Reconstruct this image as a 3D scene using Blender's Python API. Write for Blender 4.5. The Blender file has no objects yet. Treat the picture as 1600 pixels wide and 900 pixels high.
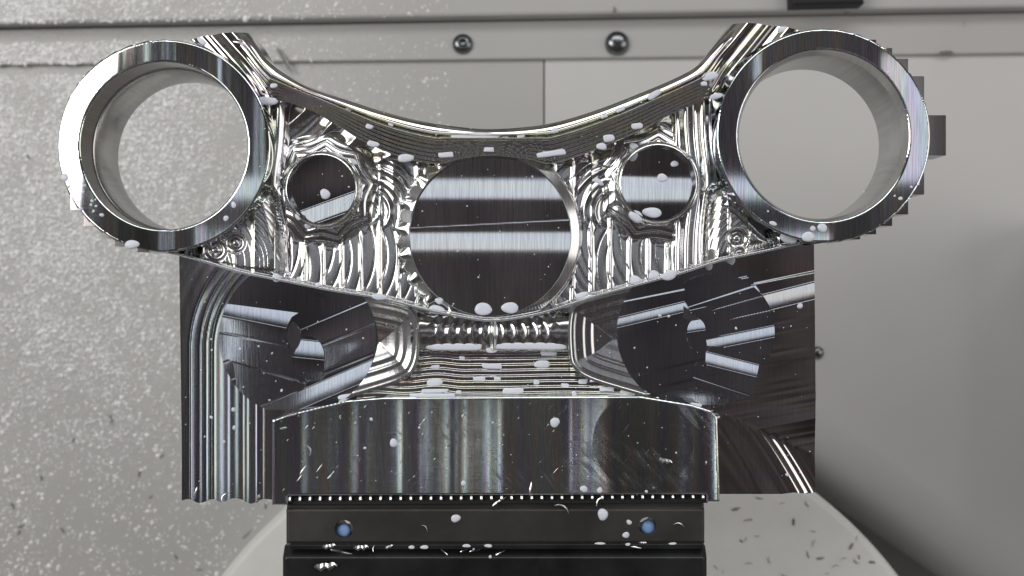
import bpy, math, random
import numpy as np
from mathutils import Vector, Matrix

random.seed(7); rng = np.random.default_rng(7)
scn = bpy.context.scene
COL = scn.collection

# ------------------------------------------------------------------ units
S = 0.0002            # metres per photograph pixel in the plane of the ring faces
D = 1650.0            # camera height above that plane, in the same pixels
FLOOR = 1100.0        # the machine floor lies this far below it
ZF = FLOOR * S
def P(x, y, d):       # a measured point of the photograph at depth d -> world
    k = (D + d) / D
    return Vector(((x - 800) * k * S, (450 - y) * k * S, ZF - d * S))

# ------------------------------------------------------------------ camera
cd = bpy.data.cameras.new('camera'); cam = bpy.data.objects.new('camera', cd)
COL.objects.link(cam); scn.camera = cam
cam.location = (0, 0, ZF + D * S); cam.rotation_euler = (0, 0, 0)
cd.sensor_width = 36; cd.lens = 36 * D / 1600
cd.clip_start = 0.01; cd.clip_end = 30
cd.dof.use_dof = True; cd.dof.focus_distance = (D + 30) * S; cd.dof.aperture_fstop = 15

# ------------------------------------------------------------------ world
w = bpy.data.worlds.new('World'); scn.world = w; w.use_nodes = True
bg = w.node_tree.nodes['Background']
wt = w.node_tree
def WN(t, **kw):
    n = wt.nodes.new(t)
    for k_, v_ in kw.items(): setattr(n, k_, v_)
    return n
# the dim inside of the machine: dark brown overhead, its grey walls lower down
tc = WN('ShaderNodeTexCoord'); sp = WN('ShaderNodeSeparateXYZ'); wt.links.new(tc.outputs['Generated'], sp.inputs[0])
wr = WN('ShaderNodeValToRGB'); we = wr.color_ramp.elements
while len(we) < 4: we.new(.5)
for q, (p_, c_) in zip(we, [(0.0, (.10, .10, .10)), (.35, (.15, .147, .144)), (.66, (.075, .062, .058)), (.88, (.041, .0355, .0375))]): q.position = p_; q.color = (*c_, 1)
wt.links.new(sp.outputs[2], wr.inputs[0])
wm = WN('ShaderNodeMapping'); wm.inputs['Scale'].default_value = (9, 2.2, 2.2); wt.links.new(tc.outputs['Generated'], wm.inputs[0])
wn = WN('ShaderNodeTexNoise'); wn.inputs['Scale'].default_value = 1.5; wn.inputs['Detail'].default_value = 3; wt.links.new(wm.outputs[0], wn.inputs['Vector'])
wf = WN('ShaderNodeMapRange'); wf.inputs[1].default_value = .3; wf.inputs[2].default_value = .7; wf.inputs[3].default_value = .35; wf.inputs[4].default_value = 2.1; wt.links.new(wn.outputs['Fac'], wf.inputs[0])
wx = WN('ShaderNodeVectorMath', operation='SCALE'); wt.links.new(wr.outputs[0], wx.inputs[0]); wt.links.new(wf.outputs[0], wx.inputs['Scale'])
wt.links.new(wx.outputs[0], bg.inputs[0]); bg.inputs[1].default_value = 1.0

# ------------------------------------------------------------------ lamps
def area(name, loc, sx, sy, L, col=(1, 1, 1), aim=None, spread=180):
    l = bpy.data.lights.new(name, 'AREA'); l.shape = 'RECTANGLE'
    l.size = sx; l.size_y = sy; l.energy = L * math.pi * sx * sy; l.color = col
    l.spread = math.radians(spread)
    o = bpy.data.objects.new(name, l); COL.objects.link(o); o.location = loc
    if aim is not None:
        o.rotation_euler = (Vector(aim) - Vector(loc)).to_track_quat('-Z', 'Y').to_euler()
    return o
YL = 3300.0
def tube(px, py, wx, wy, L, col=(1, 1, 1)):       # an overhead lamp placed where the flat metal mirrors it
    k = (D + YL) / D
    return area('reflection_lamp', ((px - 800) * k * S, (450 - py) * k * S, ZF + YL * S), wx * k * S, wy * k * S, L, col)
area('key_lamp', (-0.98, 0.28, ZF + 1.0), 0.6, 0.9, 5.6, (1.0, 0.985, 0.96), (0, 0, 0.1))
area('side_fill', (1.15, 0.10, ZF + 0.80), 0.7, 1.0, 1.7, (1.0, 0.97, 0.94), (0.1, 0, 0.1))  # fill added to brighten the right of the floor
area('back_lamp', (0.15, 0.92, ZF + 0.95), 1.5, 0.40, 3.4, (0.99, 0.99, 1.0), (0.1, 0, 0.0))
tube(810, 294, 960, 33, 0.85, (0.86, 0.91, 1.0))
tube(810, 380, 960, 30, 0.85, (0.86, 0.91, 1.0))
tube(106, 165, 100, 160, 2.6)
tube(1414, 185, 76, 200, 0.8, (0.86, 0.88, 1.0))
for px, py, wx, wy, L in ((337, 640, 15, 300, 1.5), (600, 705, 13, 150, 1.3), (694, 705, 5, 150, 1.6), (730, 705, 3, 150, 1.0), (757, 705, 8, 150, 1.3),
                          (907, 705, 4, 150, 1.6), (934, 705, 9, 150, 1.1), (1095, 705, 10, 150, 2.2), (540, 705, 4, 150, 1.1), (497, 705, 4, 150, 1.0),
                          (232, 85, 7, 60, 1.0), (262, 80, 3, 60, .7), (345, 115, 9, 60, 1.0), (1182, 95, 9, 60, .8), (258, 378, 3, 40, .8), (318, 372, 6, 40, .9), (402, 230, 5, 200, .7)):
    tube(px, py, wx, wy, L, (0.88, 0.93, 1.0))  # thin lamps added to draw narrow streaks on the metal

scn.view_settings.view_transform = 'Standard'; scn.view_settings.look = 'None'
scn.view_settings.exposure = 0; scn.view_settings.gamma = 1
scn.cycles.max_bounces = 8; scn.cycles.glossy_bounces = 5; scn.cycles.diffuse_bounces = 3
scn.cycles.sample_clamp_indirect = 4

# ------------------------------------------------------------------ materials
def mat(name):
    m = bpy.data.materials.new(name); m.use_nodes = True
    nt = m.node_tree; b = nt.nodes['Principled BSDF']
    return m, nt, b
def N(nt, t, **kw):
    n = nt.nodes.new(t)
    for k, v in kw.items(): setattr(n, k, v)
    return n
def setv(n, **kw):
    for k, v in kw.items(): n.inputs[k.replace('_', ' ')].default_value = v
def coords(nt, scale, rot=0):
    tc = N(nt, 'ShaderNodeTexCoord'); mp = N(nt, 'ShaderNodeMapping')
    mp.inputs['Scale'].default_value = scale; mp.inputs['Rotation'].default_value = (0, 0, rot)
    if rot: mp.vector_type = 'TEXTURE'; mp.inputs['Scale'].default_value = tuple(1 / q for q in scale)
    nt.links.new(tc.outputs['Object'], mp.inputs['Vector'])
    return mp.outputs['Vector']
def noise(nt, vec, scale=1, detail=2, rough=.5):
    n = N(nt, 'ShaderNodeTexNoise'); n.inputs['Scale'].default_value = scale
    n.inputs['Detail'].default_value = detail; n.inputs['Roughness'].default_value = rough
    nt.links.new(vec, n.inputs['Vector']); return n
def ramp(nt, fac, stops):
    r = N(nt, 'ShaderNodeValToRGB'); e = r.color_ramp.elements
    while len(e) < len(stops): e.new(.5)
    for q, (p, c) in zip(e, stops):
        q.position = p; q.color = c if len(c) == 4 else (*c, 1)
    nt.links.new(fac, r.inputs['Fac']); return r
def metal(name, base=(.74, .725, .73), rough=.16, aniso=.0, smear='y', wav=0.0, irid=.25, streak=400, scratch=0.0, rot=0, fine=0.0, hair=.38):
    """Milled aluminium. smear: direction the highlights are drawn out in (across the cutter lines)."""
    m, nt, b = mat(name)
    b.inputs['Metallic'].default_value = 1; b.inputs['Roughness'].default_value = rough
    b.inputs['Anisotropic'].default_value = aniso
    t = N(nt, 'ShaderNodeCombineXYZ')
    ang = rot + (math.pi / 2 if smear == 'y' else 0)
    t.inputs[0].default_value = math.cos(ang); t.inputs[1].default_value = math.sin(ang)
    nt.links.new(t.outputs[0], b.inputs['Tangent'])
    # interference colours of the fine cutter lines and the oil film
    sc = (streak, 14, 30) if smear == 'y' else (14, streak, 30)
    v = coords(nt, sc, -rot)
    n = noise(nt, v, 1, 3, .6)
    hue = ramp(nt, n.outputs['Fac'], [(.30, (.95, .80, .72)), (.40, (.72, .70, 1.0)), (.48, (.65, .95, .98)), (.56, (.78, 1.0, .74)), (.64, (1.0, .86, .70)), (.74, (.92, .74, .92))])
    mix = N(nt, 'ShaderNodeMix', data_type='RGBA'); mix.inputs[0].default_value = irid
    mix.inputs[6].default_value = (*base, 1); nt.links.new(hue.outputs[0], mix.inputs[7])
    col = mix.outputs[2]
    v7 = coords(nt, (2600, 90, 50)); n7 = noise(nt, v7, 1, 2, .6)
    r7 = ramp(nt, n7.outputs['Fac'], [(.34, (.66,) * 3), (.62, (1.0,) * 3)])
    hm = N(nt, 'ShaderNodeMix', data_type='RGBA', blend_type='MULTIPLY'); hm.inputs[0].default_value = hair
    nt.links.new(col, hm.inputs[6]); nt.links.new(r7.outputs[0], hm.inputs[7]); col = hm.outputs[2]
    nrm = None
    if wav:
        v2 = coords(nt, (streak * .35, 2.0, 4) if smear == 'y' else (2.0, streak * .35, 4), -rot)
        n2 = noise(nt, v2, 1, 2, .5)
        bp = N(nt, 'ShaderNodeBump'); bp.inputs['Strength'].default_value = 1; bp.inputs['Distance'].default_value = wav
        nt.links.new(n2.outputs['Fac'], bp.inputs['Height']); nrm = bp
    if fine:
        v4 = coords(nt, (60, 4200, 100) if smear == 'y' else (4200, 60, 100), -rot)
        n4 = noise(nt, v4, 1, 1, .5)
        bp = N(nt, 'ShaderNodeBump'); bp.inputs['Strength'].default_value = 1; bp.inputs['Distance'].default_value = fine
        nt.links.new(n4.outputs['Fac'], bp.inputs['Height'])
        if nrm: nt.links.new(nrm.outputs[0], bp.inputs['Normal'])
        nrm = bp
    if nrm: nt.links.new(nrm.outputs[0], b.inputs['Normal'])
    if scratch:
        v3 = coords(nt, (700, 120, 100), .75)
        n3 = noise(nt, v3, 1, 4, .65)
        v5 = coords(nt, (30, 30, 30)); n5 = noise(nt, v5, 1, 2, .5)
        mul = N(nt, 'ShaderNodeMath', operation='MULTIPLY'); nt.links.new(n3.outputs['Fac'], mul.inputs[0]); nt.links.new(n5.outputs['Fac'], mul.inputs[1])
        r3 = ramp(nt, mul.outputs[0], [(.30, (rough,) * 3), (.46, (min(1, rough + scratch),) * 3)])
        nt.links.new(r3.outputs[0], b.inputs['Roughness'])
        v6 = coords(nt, (2200, 130, 60), -.70); n6 = noise(nt, v6, 1, 2, .5)
        r6 = ramp(nt, n6.outputs['Fac'], [(.70, (0, 0, 0)), (.80, (1, 1, 1))])
        bp = N(nt, 'ShaderNodeBump'); bp.inputs['Distance'].default_value = .00003
        nt.links.new(r6.outputs[0], bp.inputs['Height'])
        if nrm: nt.links.new(nrm.outputs[0], bp.inputs['Normal'])
        nt.links.new(bp.outputs[0], b.inputs['Normal'])
    nt.links.new(col, b.inputs['Base Color'])
    return m

M = {}
M['web'] = metal('milled_aluminium_pocket', base=(.67, .65, .65), rough=.165, irid=.14, streak=500)
M['rim'] = metal('milled_aluminium_rim', base=(.66, .575, .51), rough=.05, irid=.28, streak=260, smear='x')  # warm base colour stands in for copper reflections
M['face'] = metal('faced_aluminium_ring', hair=.8, rough=.05, aniso=.55, smear='y', wav=.00006, irid=.38, streak=330)
M['disc'] = metal('faced_aluminium_bore', hair=.65, rough=.036, aniso=.8, smear='x', irid=.16, streak=260, wav=.000010, fine=.0000025)
M['pocket'] = metal('faced_aluminium_pocket', base=(.68, .70, .75), rough=.055, aniso=.7, smear='x', irid=.10, streak=260, fine=.000003)
M['plate'] = metal('milled_aluminium_side', base=(.72, .68, .68), rough=.08, aniso=.9, smear='y', wav=.00003, irid=.40, streak=300)
M['sideband'] = metal('milled_aluminium_side_right', base=(.74, .67, .65), rough=.05, aniso=.6, smear='x', irid=.22, streak=300)
M['block'] = metal('sawn_aluminium_stock', base=(.70, .66, .66), rough=.085, aniso=1.0, smear='y', wav=.00005, irid=.42, streak=260, scratch=.12, fine=.000004)
M['bore'] = metal('bored_aluminium', base=(.56, .555, .545), rough=.27, irid=.05)
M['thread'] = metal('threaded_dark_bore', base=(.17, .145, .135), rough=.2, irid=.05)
M['raw'] = metal('raw_bar_stock', base=(.36, .31, .29), rough=.13, irid=.12)

def simple(name, col, rough=.5, metallic=0, vary=0, vscale=60, spec=.5, bump=0, bscale=300, coat=0):
    m, nt, b = mat(name)
    b.inputs['Roughness'].default_value = rough; b.inputs['Metallic'].default_value = metallic
    b.inputs['Specular IOR Level'].default_value = spec; b.inputs['Coat Weight'].default_value = coat
    b.inputs['Base Color'].default_value = (*col, 1)
    if vary:
        n = noise(nt, coords(nt, (1, 1, 1)), vscale, 4, .6)
        lo = tuple(c * (1 - vary) for c in col); hi = tuple(min(1, c * (1 + vary)) for c in col)
        r = ramp(nt, n.outputs['Fac'], [(.3, lo), (.7, hi)]); nt.links.new(r.outputs[0], b.inputs['Base Color'])
    if bump:
        n = noise(nt, coords(nt, (1, 1, 1)), bscale, 3, .6)
        bp = N(nt, 'ShaderNodeBump'); bp.inputs['Distance'].default_value = bump
        nt.links.new(n.outputs['Fac'], bp.inputs['Height']); nt.links.new(bp.outputs[0], b.inputs['Normal'])
    return m
M['steel'] = simple('dark_oxide_steel', (.055, .052, .050), .42, .4, .35, 45, bump=.00002)
M['vise'] = simple('black_oiled_steel', (.020, .022, .021), .30, .3, .5, 60, bump=.00002)
M['black'] = simple('black_rubber', (.008, .008, .009), .6)
M['blue'] = simple('blue_plastic', (.26, .42, .74), .45)
M['chip'] = simple('bright_aluminium_chip', (.80, .79, .78), .28, 1)
M['chipdark'] = simple('dull_aluminium_chip', (.33, .33, .31), .45, .6)
M['screw'] = simple('zinc_screw', (.20, .215, .22), .22, 1)
# milky emulsion
m, nt, b = mat('milky_coolant')
b.inputs['Base Color'].default_value = (.76, .79, .88, 1); b.inputs['Roughness'].default_value = .06
b.inputs['Subsurface Weight'].default_value = .35; b.inputs['Subsurface Radius'].default_value = (.4, .5, .8); b.inputs['Subsurface Scale'].default_value = .0012
b.inputs['IOR'].default_value = 1.34
M['milk'] = m

m, nt, b = mat('thin_coolant_bead')
b.inputs['Base Color'].default_value = (.88, .88, .87, 1); b.inputs['Roughness'].default_value = .10; b.inputs['IOR'].default_value = 1.8
M['bead'] = m

# painted sheet of the machine; the left half is wet with spray
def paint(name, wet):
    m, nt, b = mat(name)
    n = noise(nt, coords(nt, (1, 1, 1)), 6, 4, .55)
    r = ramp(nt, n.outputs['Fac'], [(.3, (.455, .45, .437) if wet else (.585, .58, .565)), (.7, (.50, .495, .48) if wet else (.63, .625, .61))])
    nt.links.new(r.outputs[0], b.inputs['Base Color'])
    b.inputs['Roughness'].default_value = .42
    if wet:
        tc = N(nt, 'ShaderNodeTexCoord'); sx = N(nt, 'ShaderNodeSeparateXYZ'); nt.links.new(tc.outputs['Object'], sx.inputs[0])
        # wetness: most of the spray landed on the left
        mr = N(nt, 'ShaderNodeMapRange'); mr.inputs['From Min'].default_value = -.02; mr.inputs['From Max'].default_value = -.17
        nt.links.new(sx.outputs[0], mr.inputs['Value'])
        mr2 = N(nt, 'ShaderNodeMapRange'); mr2.inputs['From Min'].default_value = -.17; mr2.inputs['From Max'].default_value = .02
        nt.links.new(sx.outputs[1], mr2.inputs['Value'])
        mw = N(nt, 'ShaderNodeMath', operation='MULTIPLY'); nt.links.new(mr.outputs[0], mw.inputs[0]); nt.links.new(mr2.outputs[0], mw.inputs[1])
        vo = N(nt, 'ShaderNodeTexVoronoi', feature='SMOOTH_F1'); vo.inputs['Scale'].default_value = 620
        nt.links.new(tc.outputs['Object'], vo.inputs['Vector'])
        nz = noise(nt, coords(nt, (1, 1, 1)), 620, 3, .7)
        ad = N(nt, 'ShaderNodeMath', operation='ADD'); nt.links.new(vo.outputs['Distance'], ad.inputs[0]); nt.links.new(nz.outputs['Fac'], ad.inputs[1])
        bp = N(nt, 'ShaderNodeBump'); bp.inputs['Distance'].default_value = .0010; nt.links.new(ad.outputs[0], bp.inputs['Height'])
        nt.links.new(mw.outputs[0], bp.inputs['Strength'])
        nt.links.new(bp.outputs[0], b.inputs['Coat Normal'])
        bp2 = N(nt, 'ShaderNodeBump'); bp2.inputs['Distance'].default_value = .00022; nt.links.new(ad.outputs[0], bp2.inputs['Height'])
        nt.links.new(mw.outputs[0], bp2.inputs['Strength']); nt.links.new(bp2.outputs[0], b.inputs['Normal'])
        cw = N(nt, 'ShaderNodeMath', operation='MULTIPLY'); cw.inputs[1].default_value = 1.0
        nt.links.new(mw.outputs[0], cw.inputs[0]); nt.links.new(cw.outputs[0], b.inputs['Coat Weight'])
        b.inputs['Coat Roughness'].default_value = .08; b.inputs['Coat IOR'].default_value = 1.5
    return m
M['paint'] = paint('grey_enamel', False)
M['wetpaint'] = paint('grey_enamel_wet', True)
M['table'] = simple('ground_cast_table', (.80, .80, .765), .4, 0, .06, 30)

# ------------------------------------------------------------------ object helpers
def link(o, parent=None):
    COL.objects.link(o)
    if parent: o.parent = parent
    return o
def thing(name, label, cat, loc=(0, 0, 0), group=None):
    o = bpy.data.objects.new(name, None); link(o); o.location = loc; o.empty_display_size = .01
    o['label'] = label; o['category'] = cat
    if group: o['group'] = group
    return o
def mesh_obj(name, V, F, m, parent=None, smooth=True, off=None):
    me = bpy.data.meshes.new(name)
    V = np.asarray(V, dtype=np.float32)
    if off is not None: V = V - np.asarray(off, dtype=np.float32)
    if isinstance(F, np.ndarray):
        me.vertices.add(len(V)); me.vertices.foreach_set('co', V.ravel())
        nf = len(F); k = F.shape[1]
        me.loops.add(nf * k); me.loops.foreach_set('vertex_index', F.astype(np.int32).ravel())
        me.polygons.add(nf); me.polygons.foreach_set('loop_start', np.arange(0, nf * k, k, dtype=np.int32))
        me.update(calc_edges=True)
    else:
        me.from_pydata([tuple(map(float, v)) for v in V], [], F); me.update()
    me.polygons.foreach_set('use_smooth', np.full(len(me.polygons), smooth, dtype=bool))
    me.materials.append(m); me.validate()
    o = bpy.data.objects.new(name, me); link(o, parent)
    return o

# ------------------------------------------------------------------ 2-D distance functions
def spline(pts, n=8, closed=False):
    pts = [np.array(p, float) for p in pts]; out = []
    L = len(pts); rg = range(L if closed else L - 1)
    for i in rg:
        g = (lambda j: pts[j % L]) if closed else (lambda j: pts[min(max(j, 0), L - 1)])
        p0, p1, p2, p3 = g(i - 1), g(i), g(i + 1), g(i + 2)
        for k in range(n):
            t = k / n
            out.append(.5 * ((2 * p1) + (-p0 + p2) * t + (2 * p0 - 5 * p1 + 4 * p2 - p3) * t * t + (-p0 + 3 * p1 - 3 * p2 + p3) * t ** 3))
    if not closed: out.append(pts[-1])
    return np.array(out)
def dist_line(x, y, pts, closed=False):
    d = np.full(x.shape, 1e18); n = len(pts)
    for i in range(n if closed else n - 1):
        a = pts[i]; b = pts[(i + 1) % n]; e = b - a
        L = e @ e
        if L < 1e-9: continue
        t = np.clip(((x - a[0]) * e[0] + (y - a[1]) * e[1]) / L, 0, 1)
        d = np.minimum(d, (x - a[0] - t * e[0]) ** 2 + (y - a[1] - t * e[1]) ** 2)
    return np.sqrt(d)
def poly(pts):
    pts = np.array(pts, float)
    def f(x, y):
        d = dist_line(x, y, pts, True); ins = np.zeros(x.shape, bool); n = len(pts)
        for i in range(n):
            a = pts[i]; b = pts[(i + 1) % n]
            if a[1] == b[1]: continue
            c = ((a[1] > y) != (b[1] > y)) & (x < (b[0] - a[0]) * (y - a[1]) / (b[1] - a[1]) + a[0])
            ins ^= c
        return np.where(ins, -d, d)
    return f
def circ(cx, cy, r): return lambda x, y: np.hypot(x - cx, y - cy) - r
def box2(x0, y0, x1, y1):
    def f(x, y):
        dx = np.maximum(x0 - x, x - x1); dy = np.maximum(y0 - y, y - y1)
        return np.where((dx < 0) & (dy < 0), np.maximum(dx, dy), np.hypot(np.maximum(dx, 0), np.maximum(dy, 0)))
    return f
def union(*fs): return lambda x, y: np.minimum.reduce([f(x, y) for f in fs])
def minus(a, *bs): return lambda x, y: np.maximum.reduce([a(x, y)] + [-f(x, y) for f in bs])
def inter(*fs): return lambda x, y: np.maximum.reduce([f(x, y) for f in fs])
def sstep(a, b, x): t = np.clip((x - a) / (b - a), 0, 1); return t * t * (3 - 2 * t)

# ------------------------------------------------------------------ a milled face: a plan outline, a depth map and its side walls
def face(name, bbox, res, sdf, depth, d0, skirt, m, parent, smooth=True, split=40):
    """x, y are measured in the photograph and scaled to the depth d0 the face lies at."""
    x0, y0, x1, y1 = bbox
    xs = np.arange(x0 - res, x1 + res * 1.5, res); ys = np.arange(y0 - res, y1 + res * 1.5, res)
    X, Y = np.meshgrid(xs, ys)
    sd = sdf(X, Y)
    xc, yc = X[:-1, :-1] + res / 2, Y[:-1, :-1] + res / 2
    keep = sdf(xc, yc) < 0
    gy, gx = np.gradient(sd, res)
    g2 = np.maximum(gx * gx + gy * gy, .25)
    cnt = np.zeros(X.shape, int)
    for a in (0, 1):
        for b_ in (0, 1):
            cnt[a:a + keep.shape[0], b_:b_ + keep.shape[1]] += keep
    edge = (cnt > 0) & (cnt < 4)
    mv = np.clip(sd, -res * 1.2, res * 1.2) * edge
    X2 = X - mv * gx / g2; Y2 = Y - mv * gy / g2
    Z = depth(X2, Y2) if depth is not None else np.full(X.shape, float(d0))
    idx = -np.ones(X.shape, int); used = cnt > 0; nv = used.sum(); idx[used] = np.arange(nv)
    k = (D + d0) / D
    V = np.stack([(X2[used] - 800) * k * S, (450 - Y2[used]) * k * S, ZF - Z[used] * S], 1)
    i, j = np.nonzero(keep)
    F = np.stack([idx[i, j], idx[i + 1, j], idx[i + 1, j + 1], idx[i, j + 1]], 1)
    if skirt is not None:
        E = np.concatenate([F[:, [0, 1]], F[:, [1, 2]], F[:, [2, 3]], F[:, [3, 0]]])
        key = np.sort(E, 1); key = key[:, 0].astype(np.int64) * (nv + 1) + key[:, 1]
        _, inv, c = np.unique(key, return_inverse=True, return_counts=True)
        B = E[c[inv] == 1]
        bv = np.unique(B); top = np.arange(len(bv)) + nv; bot = top + len(bv)
        mp = {}; look = -np.ones(nv, int); look[bv] = np.arange(len(bv))
        Vt = V[bv]; Vb = Vt.copy(); Vb[:, 2] = ZF - skirt * S
        V = np.concatenate([V, Vt, Vb])
        Q = np.stack([top[look[B[:, 1]]], top[look[B[:, 0]]], bot[look[B[:, 0]]], bot[look[B[:, 1]]]], 1)
        F = np.concatenate([F, Q])
    return mesh_obj(name, V, F, m, parent, smooth)

def tilt(x, y, xc, yc, slope, h, strip=155):
    """a narrow land, 2h wide, tipped towards the lamp row and folded into the flat facet either side"""
    yl_ = yc + slope * (x - xc)
    g = (strip - (450 - yl_)) / 2200.0
    q = y - yl_; e = 1.2
    fade = np.exp(-(np.clip(np.abs(q) - h - 4, 0, None) / 46.0) ** 2)
    return -g * .5 * (np.sqrt((q + h) ** 2 + e * e) - np.sqrt((q - h) ** 2 + e * e)) * fade

# ================================================================== SETTING
floor = mesh_obj('floor', [(-3, -3, -.065), (3, -3, -.065), (3, 3, -.065), (-3, 3, -.065)], [[0, 1, 2, 3]], M['paint'], None, False)
floor['kind'] = 'structure'
def prism(name, quad, d_top, d_bot, m, parent, bev=3.0):
    """a sheet or bar with rounded top edges; quad is clockwise in the photograph from top left"""
    pts = [np.array(P(x, y, d_top)) for x, y in quad]; n = len(pts); c = sum(pts) / n
    def inset(e): 
        out = []
        for i in range(n):
            p, a, b = pts[i], pts[i - 1], pts[(i + 1) % n]
            u = (a - p); u /= np.linalg.norm(u); v = (b - p); v /= np.linalg.norm(v)
            out.append(p + (u + v) * e * S)
        return out
    rings = []
    for e, dz in ((0, d_bot - d_top), (0, bev), (bev * .3, bev * .3), (bev, 0)):
        rings.append([np.array((q[0], q[1], ZF - (d_top + dz) * S)) for q in inset(e)])
    V = [v for r in rings for v in r]; F = []
    for r in range(3):
        for i in range(n):
            j = (i + 1) % n
            F.append([r * n + j, r * n + i, (r + 1) * n + i, (r + 1) * n + j])
    F.append([3 * n + i for i in reversed(range(n))])
    return mesh_obj(name, V, F, m, parent, False)
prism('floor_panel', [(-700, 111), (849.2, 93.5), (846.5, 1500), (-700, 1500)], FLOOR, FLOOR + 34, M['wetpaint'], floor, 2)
ex, ey = -.568, .823                     # square to the made-up diagonal edge of the right sheet, towards the table
q0 = (851.4 - ex * 62, 424 - ey * 62); 
prism('floor_panel', [(851.4, 93.5), (2300, 77), (2300, 1424 - 75), (851.4, 424 - 75)], FLOOR, FLOOR + 34, M['paint'], floor, .05)
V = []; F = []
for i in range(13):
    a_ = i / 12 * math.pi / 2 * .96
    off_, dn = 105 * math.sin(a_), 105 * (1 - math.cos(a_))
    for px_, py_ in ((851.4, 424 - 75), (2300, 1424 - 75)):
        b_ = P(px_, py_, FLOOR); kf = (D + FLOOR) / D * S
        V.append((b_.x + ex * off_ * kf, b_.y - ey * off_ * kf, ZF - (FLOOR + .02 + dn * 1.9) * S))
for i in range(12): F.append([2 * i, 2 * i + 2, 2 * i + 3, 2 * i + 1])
mesh_obj('shadow_roll', V, F, M['paint'], floor, True)  # invented roll-down, shaped to stand in for the table's shadow
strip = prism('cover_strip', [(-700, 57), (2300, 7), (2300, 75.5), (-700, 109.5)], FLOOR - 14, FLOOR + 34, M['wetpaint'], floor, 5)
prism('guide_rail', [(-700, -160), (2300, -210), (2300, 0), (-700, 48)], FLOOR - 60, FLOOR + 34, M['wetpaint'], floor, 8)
def dome(name, x, y, d, r, h, m, parent, socket=True):
    n = 28; prof = [(1, 0), (.99, .25), (.90, .55), (.72, .80), (.48, .95)]
    prof += [(.40, .97), (.36, .45), (0, .40)] if socket else [(.2, 1), (0, 1.02)]
    c = P(x, y, d); k = (D + d) / D * S; V = []; F = []
    for a, b_ in prof:
        for i in range(n):
            t = 2 * math.pi * i / n; V.append((c.x + a * r * k * math.cos(t), c.y + a * r * k * math.sin(t), c.z + b_ * h * S))
    for q in range(len(prof) - 1):
        for i in range(n):
            j = (i + 1) % n; F.append([q * n + i, q * n + j, (q + 1) * n + j, (q + 1) * n + i])
    return mesh_obj(name, V, F, m, parent)
dome('button_screw', 723, 69, FLOOR - 14, 16, 16, M['screw'], strip)
dome('button_screw', 964, 68, FLOOR - 14, 19, 22, M['screw'], strip, False)
dome('button_screw', 1277, 551, FLOOR, 10, 14, M['screw'], floor, False)

prism('shade_blocker', [(1765, 330), (1800, 330), (1800, 1200), (1765, 1200)], FLOOR - 400, FLOOR + 30, M['paint'], floor, 4)  # unseen sheet added to shade the right edge of the floor
bl = thing('black_block', 'black rectangular block at the top edge of the photo above the right ring', 'block', P(1292, -40, FLOOR - 60))
o = prism('block_body', [(1236, -70), (1348, -72), (1351, 5), (1238, 8)], FLOOR - 110, FLOOR - 60, M['black'], None, 6)
for v in o.data.vertices: v.co -= bl.location
o.parent = bl

# round table
tb = thing('rotary_table', 'pale round machine table under the vise, strewn with metal chips', 'machine table', P(875, 1300, FLOOR))
n = 200; td = FLOOR - 210; k = (D + td) / D
prof = [(664, FLOOR), (664, td + 16), (660, td + 5), (650, td), (0, td)]
V = []; F = []
for r, d in prof:
    for i in range(n):
        t = 2 * math.pi * i / n
        V.append(((875 - 800 + r * math.cos(t)) * k * S, (450 - 1300 + r * math.sin(t)) * k * S, ZF - d * S))
for q in range(len(prof) - 1):
    for i in range(n):
        j = (i + 1) % n; F.append([q * n + i, q * n + j, (q + 1) * n + j, (q + 1) * n + i])
mesh_obj('table_top', V, F, M['table'], tb, True, tb.location)

# ================================================================== THE CLAMP
clamp = thing('triple_clamp', 'half-machined shiny aluminium motorcycle triple clamp with two large ring bores and pocketed web', 'machined part')

LC, LR, Lr = (256, 228), 166, 131
RC, RR, Rr = (1287, 212), 167, 134

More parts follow.
